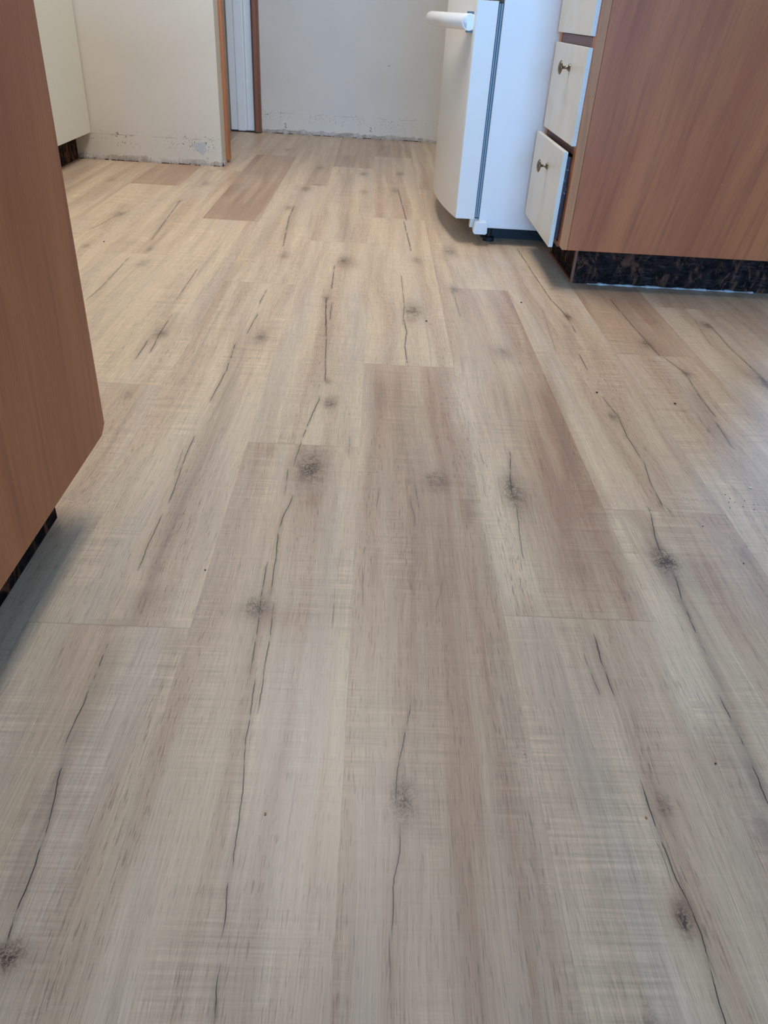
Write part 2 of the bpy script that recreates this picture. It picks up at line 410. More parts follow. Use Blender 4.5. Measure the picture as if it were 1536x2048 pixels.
BLOBS = [(-0.079, 1.002, 0.024, 0.051, 0.75, 'k'),
 (-0.07, 0.911, 0.016, 0.0265, 0.3, 'b'),
 (-0.115, 0.675, 0.014, 0.0175, 0.85, 'k'),
 (-0.134, 0.668, 0.017, 0.014, 0.35, 's'),
 (-0.248, 0.676, 0.024, 0.035, 0.5, 's'),
 (-0.264, 0.64, 0.022, 0.0095, 0.5, 's'),
 (0.227, 0.956, 0.015, 0.0455, 0.75, 'k'),
 (0.242, 0.937, 0.022, 0.069, 0.4, 's'),
 (0.113, 0.979, 0.02, 0.0295, 0.55, 'k'),
 (0.152, 0.89, 0.006, 0.033, 0.5, 'b'),
 (0.341, 0.966, 0.014, 0.0375, 0.45, 'b'),
 (0.407, 0.801, 0.018, 0.029, 0.9, 'k'),
 (0.415, 0.771, 0.032, 0.0585, 0.6, 's'),
 (-0.062, 1.231, 0.0105, 0.0223, 0.68, 'k'),
 (-0.072, 1.325, 0.006, 0.0182, 0.51, 'k'),
 (-0.224, 1.53, 0.0165, 0.0344, 0.468, 'k'),
 (0.103, 1.749, 0.021, 0.0526, 0.595, 'k'),
 (0.095, 1.686, 0.018, 0.017, 0.4, 'b'),
 (-0.431, 1.524, 0.0165, 0.0311, 0.595, 'k'),
 (-0.42, 1.576, 0.023, 0.0655, 0.35, 's'),
 (0.286, 1.513, 0.018, 0.0344, 0.425, 'k'),
 (0.448, 1.232, 0.0075, 0.0169, 0.595, 'k'),
 (0.475, 1.765, 0.0083, 0.0243, 0.68, 'k'),
 (0.656, 1.451, 0.0075, 0.0182, 0.68, 'k'),
 (0.809, 1.417, 0.0112, 0.0419, 0.807, 'k'),
 (0.799, 1.461, 0.045, 0.054, 0.4, 's'),
 (0.809, 1.756, 0.0097, 0.025, 0.68, 'k'),
 (0.621, 1.61, 0.0135, 0.0297, 0.595, 'k'),
 (0.674, 1.764, 0.013, 0.0145, 0.5, 'b'),
 (0.05, 0.423, 0.011, 0.0235, 0.7, 'k'),
 (0.065, 0.413, 0.016, 0.0305, 0.35, 's'),
 (0.271, 0.322, 0.006, 0.012, 0.95, 'k'),
 (0.271, 0.327, 0.011, 0.022, 0.5, 'b'),
 (-0.243, 0.281, 0.011, 0.0105, 0.95, 'k'),
 (-0.239, 0.277, 0.021, 0.024, 0.5, 's'),
 (-0.263, 0.394, 0.017, 0.0105, 0.5, 's'),
 (-0.259, 0.411, 0.021, 0.0295, 0.35, 's'),
 (0.387, 0.457, 0.007, 0.0345, 0.8, 's'),
 (0.374, 0.404, 0.007, 0.025, 0.85, 's'),
 (0.363, 0.414, 0.012, 0.008, 0.6, 'p'),
 (0.288, 0.425, 0.006, 0.0135, 0.6, 'k'),
 (0.166, 0.476, 0.011, 0.014, 0.8, 'p'),
 (0.495, 0.958, 0.028, 0.0285, 0.8, 'p'),
 (-0.401, 0.88, 0.016, 0.016, 0.8, 'p'),
 (-0.241, 2.16, 0.012, 0.0344, 0.51, 'k'),
 (-0.075, 2.143, 0.018, 0.0472, 0.51, 'k'),
 (-0.071, 2.114, 0.041, 0.0485, 0.3, 'b'),
 (-0.105, 1.811, 0.0105, 0.025, 0.51, 'k'),
 (0.131, 2.183, 0.0135, 0.0277, 0.51, 'k'),
 (0.233, 2.3, 0.018, 0.0533, 0.51, 'k'),
 (0.215, 1.928, 0.012, 0.0398, 0.51, 'k'),
 (-0.26, 3.088, 0.0195, 0.0506, 0.595, 'k'),
 (-0.239, 3.551, 0.0165, 0.0486, 0.51, 'k'),
 (-0.29, 2.751, 0.012, 0.031, 0.51, 'k'),
 (-0.225, 3.177, 0.019, 0.0295, 0.4, 'b'),
 (-0.049, 3.469, 0.0158, 0.0466, 0.51, 'k'),
 (-0.039, 3.095, 0.0128, 0.0378, 0.425, 'k'),
 (0.108, 3.519, 0.0158, 0.0479, 0.51, 'k'),
 (0.081, 3.158, 0.012, 0.0391, 0.425, 'k'),
 (-0.807, 2.531, 0.0158, 0.0439, 0.51, 'k'),
 (-0.821, 2.636, 0.034, 0.042, 0.35, 's'),
 (-0.613, 2.151, 0.009, 0.0196, 0.595, 'k'),
 (-0.6, 2.011, 0.0135, 0.0358, 0.425, 'k'),
 (-0.789, 2.151, 0.0098, 0.0263, 0.425, 'k'),
 (-0.667, 2.755, 0.012, 0.031, 0.34, 'k'),
 (-0.639, 3.084, 0.0135, 0.0378, 0.425, 'k'),
 (-0.529, 2.992, 0.046, 0.1235, 0.45, 's'),
 (-0.463, 2.676, 0.064, 0.145, 0.3, 'b'),
 (-0.473, 3.368, 0.06, 0.109, 0.35, 's'),
 (-0.985, 3.048, 0.0128, 0.0365, 0.34, 'k'),
 (-0.423, 3.979, 0.012, 0.0398, 0.425, 'k'),
 (0.359, 2.461, 0.0098, 0.0256, 0.425, 'k'),
 (0.374, 2.422, 0.0098, 0.025, 0.51, 'k'),
 (0.302, 0.942, 0.019, 0.0695, 0.25, 'b'),
 (-0.007, 0.682, 0.018, 0.0535, 0.12, 'b'),
 (-0.087, 0.659, 0.035, 0.0215, 0.3, 'b'),
 (-0.146, 1.051, 0.011, 0.016, 0.25, 'b'),
 (-0.024, 1.062, 0.011, 0.0085, 0.25, 's'),
 (-0.417, 1.224, 0.0097, 0.0216, 0.297, 'k'),
 (0.251, 1.258, 0.028, 0.128, 0.3, 's'),
 (0.624, 1.179, 0.023, 0.039, 0.3, 's'),
 (0.188, 0.379, 0.009, 0.014, 0.3, 'p'),
 (0.168, 0.339, 0.006, 0.0255, 0.45, 'p'),
 (0.122, 0.405, 0.005, 0.03, 0.2, 's'),
 (0.032, 0.443, 0.009, 0.0165, 0.25, 's'),
 (0.512, 0.844, 0.012, 0.012, 0.5, 'p'),
 (0.531, 0.823, 0.018, 0.023, 0.4, 's'),
 (0.344, 0.995, 0.008, 0.012, 0.5, 'p'),
 (0.027, 1.275, 0.011, 0.0865, 0.5, 's'),
 (0.046, 1.299, 0.028, 0.111, 0.2, 'b'),
 (0.642, 1.919, 0.041, 0.1255, 0.2, 'b'),
 (0.314, 2.225, 0.045, 0.107, 0.25, 's'),
 (0.263, 2.068, 0.042, 0.118, 0.2, 's'),
 (-0.202, 0.294, 0.011, 0.0075, 0.3, 'p'),
 (-0.204, 0.249, 0.02, 0.0095, 0.3, 'p'),
 (0.224, 0.252, 0.004, 0.003, 0.4, 'k')]
STREAKS = [([(-0.273, 1.63), (-0.253, 1.286), (-0.254, 1.04), (-0.253, 0.834), (-0.252, 0.68)], 0.015, 0.35),
 ([(-0.255, 0.627), (-0.255, 0.465), (-0.258, 0.364), (-0.246, 0.285)], 0.013, 0.4),
 ([(-0.116, 1.954), (-0.081, 1.48), (-0.085, 1.181)], 0.014, 0.25),
 ([(0.094, 1.35), (0.093, 0.924), (0.081, 0.656), (0.067, 0.479)], 0.017, 0.22),
 ([(0.218, 2.014), (0.217, 1.705), (0.221, 1.366), (0.221, 1.006)], 0.014, 0.25),
 ([(0.17, 1.17), (0.167, 0.93), (0.166, 0.688)], 0.012, 0.35),
 ([(0.155, 0.669), (0.16, 0.553), (0.168, 0.471)], 0.009, 0.3),
 ([(0.464, 1.742), (0.437, 1.494)], 0.013, 0.35),
 ([(0.645, 1.381), (0.617, 1.16)], 0.015, 0.4),
 ([(0.42, 0.911), (0.412, 0.803), (0.404, 0.658)], 0.018, 0.35),
 ([(0.404, 0.658), (0.39, 0.504), (0.38, 0.414)], 0.008, 0.35),
 ([(0.266, 0.676), (0.269, 0.602), (0.257, 0.531)], 0.009, 0.35),
 ([(0.066, 1.395), (0.059, 1.257), (0.068, 1.071), (0.079, 0.923)], 0.007, 0.4),
 ([(0.375, 1.541), (0.354, 1.291), (0.344, 1.151), (0.323, 0.971)], 0.013, 0.35),
 ([(0.341, 1.566), (0.341, 1.132)], 0.007, 0.25),
 ([(0.609, 1.603), (0.644, 1.535)], 0.011, 0.4),
 ([(-0.435, 1.574), (-0.45, 1.43)], 0.013, 0.3),
 ([(0.081, 0.656), (0.066, 0.49), (0.059, 0.375), (0.05, 0.293)], 0.009, 0.2),
 ([(0.149, 0.494), (0.162, 0.378), (0.16, 0.26)], 0.006, 0.2),
 ([(0.349, 0.919), (0.337, 0.717), (0.357, 0.679)], 0.007, 0.3),
 ([(0.35, 0.88), (0.345, 0.68)], 0.01, 0.2),
 ([(-0.129, 0.906), (-0.119, 0.645), (-0.108, 0.471), (-0.093, 0.289)], 0.007, 0.18),
 ([(-0.036, 1.061), (-0.037, 0.693), (-0.037, 0.474)], 0.007, 0.15),
 ([(0.097, 0.48), (0.082, 0.259)], 0.004, 0.15),
 ([(0.222, 0.549), (0.24, 0.38), (0.243, 0.279)], 0.009, 0.18),
 ([(-0.244, 3.624), (-0.273, 2.974), (-0.259, 2.326)], 0.015, 0.35),
 ([(-0.104, 3.428), (-0.092, 2.622), (-0.077, 2.252)], 0.016, 0.3),
 ([(-0.109, 2.045), (-0.092, 1.658)], 0.009, 0.25),
 ([(0.107, 3.496), (0.125, 2.674)], 0.012, 0.25),
 ([(-0.824, 2.658), (-0.803, 2.323)], 0.011, 0.3),
 ([(-0.356, 2.092), (-0.373, 1.751), (-0.365, 1.496)], 0.019, 0.3),
 ([(-0.685, 2.775), (-0.637, 2.244)], 0.011, 0.25),
 ([(-0.649, 1.943), (-0.626, 1.674)], 0.009, 0.25),
 ([(-0.146, 3.932), (-0.122, 3.602)], 0.031, 0.4),
 ([(0.045, 4.322), (0.044, 3.928)], 0.038, 0.45),
 ([(0.749, 1.481), (0.731, 1.228)], 0.018, 0.25),
 ([(0.64, 1.959), (0.638, 1.534)], 0.014, 0.25),
 ([(-0.067, 0.485), (-0.071, 0.37), (-0.068, 0.243)], 0.008, 0.15),
 ([(-0.18, 0.498), (-0.189, 0.324), (-0.191, 0.24)], 0.009, 0.15),
 ([(0.115, 0.926), (0.11, 0.658), (0.111, 0.48)], 0.01, 0.18),
 ([(0.017, 1.389), (0.012, 1.066), (0.002, 0.796)], 0.007, 0.2),
 ([(0.189, 1.423), (0.194, 0.96), (0.195, 0.682)], 0.023, -1.15),
 ([(0.375, 0.908), (0.373, 0.682), (0.356, 0.522)], 0.019, -0.8),
 ([(-0.003, 1.739), (0.012, 1.439)], 0.02, -0.2),
 ([(0.351, 1.381), (0.302, 0.942), (0.283, 0.686)], 0.046, 2.5),
 ([(0.114, 1.353), (0.113, 0.703), (0.115, 0.376), (0.115, 0.246)], 0.032, 2.3),
 ([(0.003, 1.339), (0.0, 0.476), (0.005, 0.244)], 0.012, -0.2),
 ([(-0.059, 0.608), (-0.06, 0.419), (-0.047, 0.243)], 0.022, -0.15),
 ([(0.465, 0.829), (0.443, 0.635)], 0.023, 2.25),
 ([(-0.257, 0.597), (-0.251, 0.412), (-0.242, 0.323)], 0.026, 2.15),
 ([(0.163, 0.62), (0.179, 0.428), (0.179, 0.248)], 0.028, -0.15),
 ([(-0.209, 0.6), (-0.195, 0.414), (-0.174, 0.253)], 0.013, -0.2)]
CRACKS = [([(-0.103, 0.712), (-0.105, 0.778), (-0.108, 0.833), (-0.106, 0.863), (-0.098, 0.909)], 1.0),
 ([(-0.108, 0.575), (-0.11, 0.645), (-0.113, 0.679), (-0.114, 0.749)], 1.0),
 ([(-0.093, 0.53), (-0.094, 0.582), (-0.094, 0.627), (-0.097, 0.669)], 1.0),
 ([(-0.09, 0.311), (-0.092, 0.334), (-0.092, 0.377), (-0.094, 0.424), (-0.1, 0.483), (-0.1, 0.519), (-0.102, 0.553)], 1.1),
 ([(-0.085, 0.24), (-0.088, 0.264)], 1.0),
 ([(0.044, 0.431), (0.045, 0.449), (0.051, 0.48), (0.054, 0.502), (0.061, 0.535), (0.06, 0.545)], 1.0),
 ([(0.039, 0.315), (0.041, 0.347), (0.046, 0.37), (0.047, 0.383)], 0.9),
 ([(0.037, 0.268), (0.037, 0.292)], 0.7),
 ([(-0.269, 0.747), (-0.27, 0.787), (-0.269, 0.846)], 0.9),
 ([(-0.267, 0.471), (-0.266, 0.517), (-0.266, 0.553), (-0.267, 0.596)], 1.0),
 ([(-0.247, 0.288), (-0.25, 0.318), (-0.249, 0.346), (-0.253, 0.397), (-0.261, 0.439)], 1.2),
 ([(-0.271, 1.224), (-0.266, 1.353), (-0.271, 1.478)], 1.0),
 ([(-0.256, 1.555), (-0.251, 1.67)], 0.9),
 ([(-0.267, 0.899), (-0.272, 1.02), (-0.272, 1.077)], 0.9),
 ([(-0.277, 0.974), (-0.28, 1.033)], 0.6),
 ([(-0.428, 1.43), (-0.434, 1.52), (-0.435, 1.631)], 1.0),
 ([(-0.446, 1.394), (-0.448, 1.47)], 1.0),
 ([(-0.077, 1.336), (-0.084, 1.46), (-0.09, 1.579), (-0.105, 1.795)], 1.0),
 ([(-0.098, 1.106), (-0.093, 1.159), (-0.082, 1.243)], 1.0),
 ([(0.082, 1.43), (0.079, 1.527), (0.085, 1.604), (0.081, 1.687)], 1.0),
 ([(0.225, 0.957), (0.229, 1.004), (0.239, 1.073)], 1.0),
 ([(0.217, 0.796), (0.22, 0.854), (0.226, 0.909)], 0.7),
 ([(0.407, 0.814), (0.41, 0.85), (0.423, 0.919)], 1.0),
 ([(0.402, 0.692), (0.404, 0.725), (0.41, 0.76)], 1.0),
 ([(0.4, 0.644), (0.401, 0.674)], 0.9),
 ([(0.276, 0.568), (0.275, 0.609), (0.277, 0.637)], 1.2),
 ([(0.261, 0.565), (0.258, 0.605)], 0.8),
 ([(0.472, 1.667), (0.474, 1.768), (0.458, 1.896), (0.452, 2.079), (0.445, 2.36)], 0.9),
 ([(0.45, 1.456), (0.451, 1.518)], 0.9),
 ([(0.63, 1.536), (0.626, 1.617), (0.622, 1.732), (0.617, 1.911)], 0.9),
 ([(0.643, 1.261), (0.645, 1.346), (0.655, 1.451), (0.637, 1.534)], 0.9),
 ([(0.629, 1.141), (0.635, 1.218)], 0.9),
 ([(0.812, 1.428), (0.813, 1.529), (0.81, 1.615), (0.819, 1.761)], 0.8),
 ([(0.446, 0.937), (0.449, 1.007), (0.456, 1.064), (0.453, 1.158), (0.458, 1.229), (0.45, 1.304)], 0.9),
 ([(0.455, 0.917), (0.447, 0.947)], 0.8),
 ([(0.277, 0.248), (0.277, 0.257), (0.282, 0.307), (0.281, 0.329), (0.276, 0.362), (0.274, 0.406), (0.274, 0.438)], 1.0),
 ([(0.272, 0.363), (0.27, 0.398)], 0.6),
 ([(0.387, 0.434), (0.389, 0.459), (0.392, 0.506), (0.391, 0.549)], 1.0),
 ([(-0.257, 2.264), (-0.276, 2.606), (-0.276, 2.779)], 1.0),
 ([(0.112, 2.678), (0.093, 3.171)], 1.0),
 ([(0.116, 2.292), (0.104, 2.634)], 1.0),
 ([(-0.096, 1.895), (-0.099, 2.08)], 1.0),
 ([(-0.095, 1.625), (-0.103, 1.803)], 0.9),
 ([(-0.087, 1.668), (-0.089, 1.769)], 0.9),
 ([(0.078, 1.66), (0.084, 1.797), (0.082, 2.021)], 0.7),
 ([(-0.256, 1.752), (-0.253, 1.839)], 0.9),
 ([(-0.633, 2.256), (-0.647, 2.455), (-0.666, 2.756)], 1.0),
 ([(-0.644, 1.714), (-0.64, 1.784), (-0.645, 2.05)], 0.8),
 ([(-0.834, 2.329), (-0.821, 2.387), (-0.811, 2.502)], 0.7),
 ([(-0.448, 1.746), (-0.45, 1.98)], 0.8),
 ([(0.214, 1.738), (0.211, 1.907)], 0.6),
 ([(-0.11, 0.934), (-0.112, 0.984)], 0.8),
 ([(-0.104, 1.023), (-0.1, 1.075)], 0.8),
 ([(0.084, 0.91), (0.08, 0.958)], 0.6),
 ([(0.024, 0.906), (0.026, 0.939)], 0.6),
 ([(-0.026, 0.659), (-0.026, 0.703)], 0.6),
 ([(0.008, 0.696), (0.007, 0.744)], 0.5),
 ([(0.095, 0.688), (0.107, 0.736)], 0.4),
 ([(-0.022, 1.054), (-0.022, 1.096)], 0.5),
 ([(-0.193, 0.28), (-0.195, 0.294)], 0.3),
 ([(-0.095, 0.472), (-0.096, 0.486)], 0.4),
 ([(0.403, 1.545), (0.422, 1.807)], 0.4),
 ([(0.77, 1.625), (0.794, 1.792)], 0.4),
 ([(0.383, 0.64), (0.387, 0.67)], 0.4),
 ([(-0.05, 0.371), (-0.048, 0.44)], 0.25),
 ([(0.087, 0.353), (0.094, 0.414)], 0.2),
 ([(0.077, 0.872), (0.072, 0.923)], 0.6),
 ([(-0.024, 0.742), (-0.023, 0.783)], 0.4),
 ([(0.146, 0.545), (0.144, 0.573)], 0.3)]

# ------------------------------------------------------------------ floor
PW, PL, PX0 = 0.18, 7.03, -0.0047655
ENDS = {0: 7.88, 1: 3.77, 2: 5.12, 3: 8.57, 4: 3.40, 5: 6.3, 6: 1.9, -1: 5.96, -2: 3.53, -3: 7.05, -4: 4.65, -5: 9.70, -6: 5.9, -7: 2.2, -8: 6.9}
TONE = {0: [(-9, .4), (.85, .56), (7.88, .12), (14.9, .30), (21.9, .62)],
        1: [(-9, .45), (3.77, .46), (10.8, .20), (17.8, .4)],
        2: [(-9, .48), (5.12, .28), (12.15, .22), (19, .3)],
        3: [(-9, .55), (1.54, .32), (8.57, .72), (15.6, .4)],
        4: [(-9, .5), (3.4, .28), (10.43, .5), (17, .4)],
        5: [(-9, .3), (6.3, .5)],
        -1: [(-9, .4), (-1.07, .36), (5.96, .14), (12.9, .16), (19.95, .62)],
        -2: [(-9, .38), (-3.5, .34), (3.53, .14), (10.32, .10), (17.35, .32)],
        -3: [(-9, .35), (0.02, .24), (7.05, .08), (14.08, .74), (21.1, .38)],
        -4: [(-9, .4), (4.65, .08), (11.68, .32), (18.7, .3)],
        -5: [(-9, .4), (9.7, .02), (16.72, .95)]}
GREYNESS = {}

# every crack of the print goes to one of four distance fields
chan = [[] for _ in range(4)]
for poly, s in CRACKS:
    ya, yb = poly[0][1], poly[-1][1]
    xm = sum(p[0] for p in poly) / len(poly)
    for ch in chan:
        ok = True
        for (q2, s2) in ch:
            if q2[0][1] - 0.06 < yb and q2[-1][1] + 0.06 > ya:
                if abs(sum(p[0] for p in q2)/len(q2) - xm) < 0.085: ok = False
        if ok:
            ch.append((poly, s)); break

def build_floor():
    V = []; Fc = []; A = {k: [] for k in ('tone', 'stain', 'knot', 'pale', 'ex', 'ey', 'cd0', 'cs0', 'cd1', 'cs1', 'cd2', 'cs2', 'cd3', 'cs3')}
    SEED = []
    base = 0
    rng = np.random.RandomState(11)
    klo, khi = int(math.floor((-2.7-PX0)/PW)), int(math.ceil((XR-PX0)/PW))
    for k in range(klo, khi):
        xa, xb = PX0+k*PW, PX0+(k+1)*PW
        e0 = ENDS.get(k, (k*3.37) % PL)
        j0 = int(math.floor((YF/PW - e0)/PL))
        for j in range(j0, j0+11):
            ya_, yb_ = (e0+j*PL)*PW, (e0+(j+1)*PL)*PW
            ya, yb = max(ya_, YF-.1), min(yb_, 4.56)
            if yb - ya < 0.002: continue
            inview = (-1.45 < (xa+xb)/2 < 1.25) and yb > 0.15
            nx = 26 if inview else 2
            ny = max(2, int((yb-ya)/0.0075)) if inview else 2
            xs = np.linspace(xa, xb, nx+1); ys = np.linspace(ya, yb, ny+1)
            X, Y = np.meshgrid(xs, ys); X = X.ravel(); Y = Y.ravel(); n = X.size
            V.append(np.stack([X, Y, np.zeros(n)], 1))
            idx = (np.arange(ny)[:, None]*(nx+1) + np.arange(nx)[None, :]).ravel() + base
            Fc.append(np.stack([idx, idx+1, idx+nx+2, idx+nx+1], 1)); base += n
            yc = (ya_+0.02)/PW
            tn = None
            for lo, v in TONE.get(k, []):
                if yc >= lo - 0.3: tn = v
            r = rng.rand(3)
            if tn is None: tn = 0.1 + 0.5*r[0]
            tone = np.full(n, tn); stain = np.zeros(n); knot = np.zeros(n); pale = np.zeros(n)
            SEED.append(np.tile([[r[0]*13, r[1]*29, r[2]*7]], (n, 1)))
            if inview:
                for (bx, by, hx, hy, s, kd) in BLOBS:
                    if not (xa - 0.001 <= bx <= xb + 0.001 and ya - 0.02 <= by <= yb + 0.02): continue
                    d2 = ((X-bx)/max(hx, .004))**2 + ((Y-by)/max(hy, .006))**2
                    f = np.exp(-d2*1.1)
                    if kd == 'k':
                        knot = np.maximum(knot, s*np.exp(-d2*1.3))
                        stain = np.maximum(stain, 0.55*s*np.exp(-(((X-bx)/max(hx*1.5, .006))**2 + ((Y-by)/max(hy*1.9, .02))**2)*1.1))
                    elif kd == 's': stain = np.maximum(stain, s*f)
                    elif kd == 'b': tone = tone + s*1.4*f; stain = np.maximum(stain, s*.35*f)
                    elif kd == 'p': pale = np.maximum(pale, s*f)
                for poly, hw, s in STREAKS:
                    P = sorted(poly, key=lambda t: t[1]); py = [t[1] for t in P]; px = [t[0] for t in P]
                    if py[-1] < ya-.1 or py[0] > yb+.1: continue
                    xc = np.interp(Y, py, px)
                    L = max(0.05, 0.18*(py[-1]-py[0]))
                    end = np.clip((Y-py[0])/L+.3, 0, 1)*np.clip((py[-1]-Y)/L+.3, 0, 1)
                    f = np.exp(-((X-xc)/max(hw, .004))**2)*end
                    if s >= 2: tone = tone + (s-2)*f
                    elif s > 0: stain = np.maximum(stain, s*f)
                    else: tone = tone + s*f
            A['tone'].append(tone); A['stain'].append(stain); A['knot'].append(knot); A['pale'].append(pale)
            A['ex'].append(np.minimum(X-xa, xb-X)); A['ey'].append(np.minimum(Y-ya_, yb_-Y))
            for c in range(4):
                D = np.full(n, 0.05); Sx = np.zeros(n)
                if inview:
                    for poly, s in chan[c]:
                        y0_, y1_ = poly[0][1], poly[-1][1]
                        xm = sum(p[0] for p in poly)/len(poly)
                        if xm < xa-.03 or xm > xb+.03: continue
                        xc = np.interp(Y, [p[1] for p in poly], [p[0] for p in poly])
                        d = X-xc
                        en = np.clip((Y-y0_)/0.02+1, 0, 1)*np.clip((y1_-Y)/0.02+1, 0, 1)
                        m = (np.abs(d) < 0.034) & (en > 0)
                        # keep inside the board that carries the mark
                        if not (xa-.002 <= xm <= xb+.002): continue
                        D = np.where(m, d, D); Sx = np.where(m, s*en*np.clip(2-np.abs(d)/.015, 0, 1), Sx)
                A['cd%d' % c].append(D); A['cs%d' % c].append(Sx)
    V = np.concatenate(V); Fc = np.concatenate(Fc)
    me = bpy.data.meshes.new('floor')
    me.vertices.add(len(V)); me.vertices.foreach_set('co', V.astype(np.float32).ravel())
    me.loops.add(len(Fc)*4); me.loops.foreach_set('vertex_index', Fc.astype(np.int32).ravel())
    me.polygons.add(len(Fc)); me.polygons.foreach_set('loop_start', np.arange(0, len(Fc)*4, 4, dtype=np.int32))
    me.update(calc_edges=True)
    for k, v in A.items():
        a = me.attributes.new(k, 'FLOAT', 'POINT'); a.data.foreach_set('value', np.concatenate(v).astype(np.float32))
    a = me.attributes.new('seed', 'FLOAT_VECTOR', 'POINT'); a.data.foreach_set('vector', np.concatenate(SEED).astype(np.float32).ravel())
    me.materials.append(FLOOR)
    o = bpy.data.objects.new('floor', me); COL.objects.link(o); o['kind'] = 'structure'
    return o
build_floor()
sub = new(); box(sub, -2.72, XR+0.1, YF-0.2, 4.7, -0.12, -0.002); struct('floor_slab', sub, WALLR)

# ------------------------------------------------------------------ shell
b = new(); box(b, -2.72, XR+0.1, YF-0.2, 4.7, CEIL, CEIL+0.1); struct('ceiling', b, WALLP)
x0, x1, z0, z1 = WIN_BACK
b = new()
box(b, -0.660, x0, YB, YB+0.12, 0, CEIL); box(b, x1, XR+0.1, YB, YB+0.12, 0, CEIL)
box(b, x0, x1, YB, YB+0.12, 0, z0); box(b, x0, x1, YB, YB+0.12, z1, CEIL)
wall_back = struct('wall_back', b, WALLB)
# wall in line with the doorway: stub wall, its return and the lintel above the opening
b = new()
box(b, XL-0.02, -0.640, 3.452, 3.545, 0, CEIL, 0.002)
wall_left = struct('wall_left', b, WALL)
b = new(); box(b, -0.775, -0.645, 3.60, YB, 2.04, CEIL); struct('wall_lintel', b, WALL)
b = new(); box(b, XL-0.1, XL, YF, 3.46, 0, CEIL); struct('wall_outer', b, WALLR)
b = new(); box(b, -2.72, -2.62, 3.5, 4.7, 0, CEIL); box(b, -2.72, -0.66, YB+0.05, YB+0.15, 0, CEIL); box(b, -2.72, XL, 3.452, 3.545, 0, CEIL); struct('wall_hall', b, WALLR)
# wall behind the camera with its window opening
x0, x1, z0, z1 = WIN_FRONT
b = new()
box(b, XL, x0, YF-0.12, YF, 0, CEIL); box(b, x1, XR, YF-0.12, YF, 0, CEIL)
box(b, x0, x1, YF-0.12, YF, 0, z0); box(b, x0, x1, YF-0.12, YF, z1, CEIL)
struct('wall_front', b, WALLR)
def window(n, a0, a1, z0, z1, axis, at):
    b = new(); f = 0.045
    segs = [(a0, a0+f, z0, z1), (a1-f, a1, z0, z1), (a0+f, a1-f, z0, z0+f), (a0+f, a1-f, z1-f, z1), ((a0+a1)/2-f/2, (a0+a1)/2+f/2, z0+f, z1-f)]
    for (p, q, r, s) in segs:
        if axis == 'x': box(b, p, q, at-0.03, at+0.03, r, s)
        else: box(b, at-0.03, at+0.03, p, q, r, s)
    o = struct('window_%d' % n, b, WHITE)
    b = new()
    if axis == 'x': box(b, a0+f, a1-f, at-0.003, at+0.003, z0+f, z1-f)
    else: box(b, at-0.003, at+0.003, a0+f, a1-f, z0+f, z1-f)
    obj('pane', b, GLASS, o)
window(1, x0, x1, z0, z1, 'x', YF-0.06)
x0, x1, z0, z1 = WIN_BACK
window(2, x0, x1, z0, z1, 'x', YB+0.06)
b = new(); box(b, XR, XR+0.12, YF, YB, 0, CEIL); struct('wall_right', b, WALLR)

# white door jamb at the far side of the doorway, with its stop bead and grooves
b = new()
prof = [(-0.775, 4.500), (-0.742, 4.500), (-0.740, 4.504), (-0.738, 4.504), (-0.736, 4.488), (-0.700, 4.488), (-0.698, 4.492),
        (-0.690, 4.492), (-0.688, 4.489), (-0.686, 4.498), (-0.648, 4.498), (-0.648, 4.56), (-0.775, 4.56)]
prism(b, prof, 0.006, 2.04, 'z', 0.0008)
jamb = struct('door_1', b, JAMB)
b = new(); box(b, -0.775, -0.648, 4.49, 4.53, 0.0, 0.0075); obj('gap_shade_strip', b, BLACK, jamb)  # black strip stands in for the shade under the jamb
b = new(); box(b, -0.775, -0.648, 3.60, 3.62, 0.004, 2.04); struct('door_2', b, JAMB)
# varnished casings either side of the opening
b = new(); box(b, -0.650, -0.6275, 3.546, 3.600, 0.008, 2.09, 0.003); struct('trim_1', b, TRIM)
b = new(); prism(b, [(-0.648, 4.470), (-0.640, 4.464), (-0.624, 4.468), (-0.614, 4.480), (-0.614, 4.514), (-0.648, 4.514)], 0.005, 2.09, 'z'); struct('trim_2', b, TRIMD)

# ragged plaster left along the foot of the walls
def ragged(name, x0, x1, y, depth, h, seed, axis='x'):
    rnd = random.Random(seed); b = new(); n = int((x1-x0)/0.004); rows = []
    off = 0.0; hh = h
    for i in range(n+1):
        x = x0 + (x1-x0)*i/n
        hh += (h - hh)*0.12 + rnd.uniform(-.0028, .0028); off += (-off)*0.15 + rnd.uniform(-.0016, .0016)
        if rnd.random() < 0.02: hh *= 0.72
        z = max(0.004, hh); d = max(.0015, depth + off)
        lift = 0.0 if math.sin(i*0.11+seed)+0.8*math.sin(i*0.37) + rnd.uniform(-.8, .8) < 0.2 else rnd.uniform(0.002, 0.005)
        pr = [(0.0, lift*0.5), (d, lift), (d*rnd.uniform(.8, 1.05), z*0.45), (d*rnd.uniform(.35, .6), z*0.85), (0.0, z)]
        rows.append([b.verts.new((x, y-p, q)) if axis == 'x' else b.verts.new((y+p, x, q)) for p, q in pr])
    for A, B in zip(rows, rows[1:]):
        for k in range(4): b.faces.new((A[k], A[k+1], B[k+1], B[k]))
    o = struct(name, b, PLASTER); b = new()
    if axis == 'x': box(b, x0, x1, y-depth*0.55, y+0.0005, 0.0, 0.0042)
    else: box(b, y-0.0005, y+depth*0.55, x0, x1, 0.0, 0.0042)
    obj('gap_shade_strip', b, BLACK, o); return o  # black strip painted in for the shade in the gap below the plaster
ragged('trim_3', -1.23, -0.642, 3.453, 0.008, 0.021, 3)
ragged('trim_4', -0.612, 0.75, 4.516, 0.010, 0.020, 5)
ragged('trim_5', 3.452, 3.545, -0.6405, 0.006, 0.018, 8, 'y')
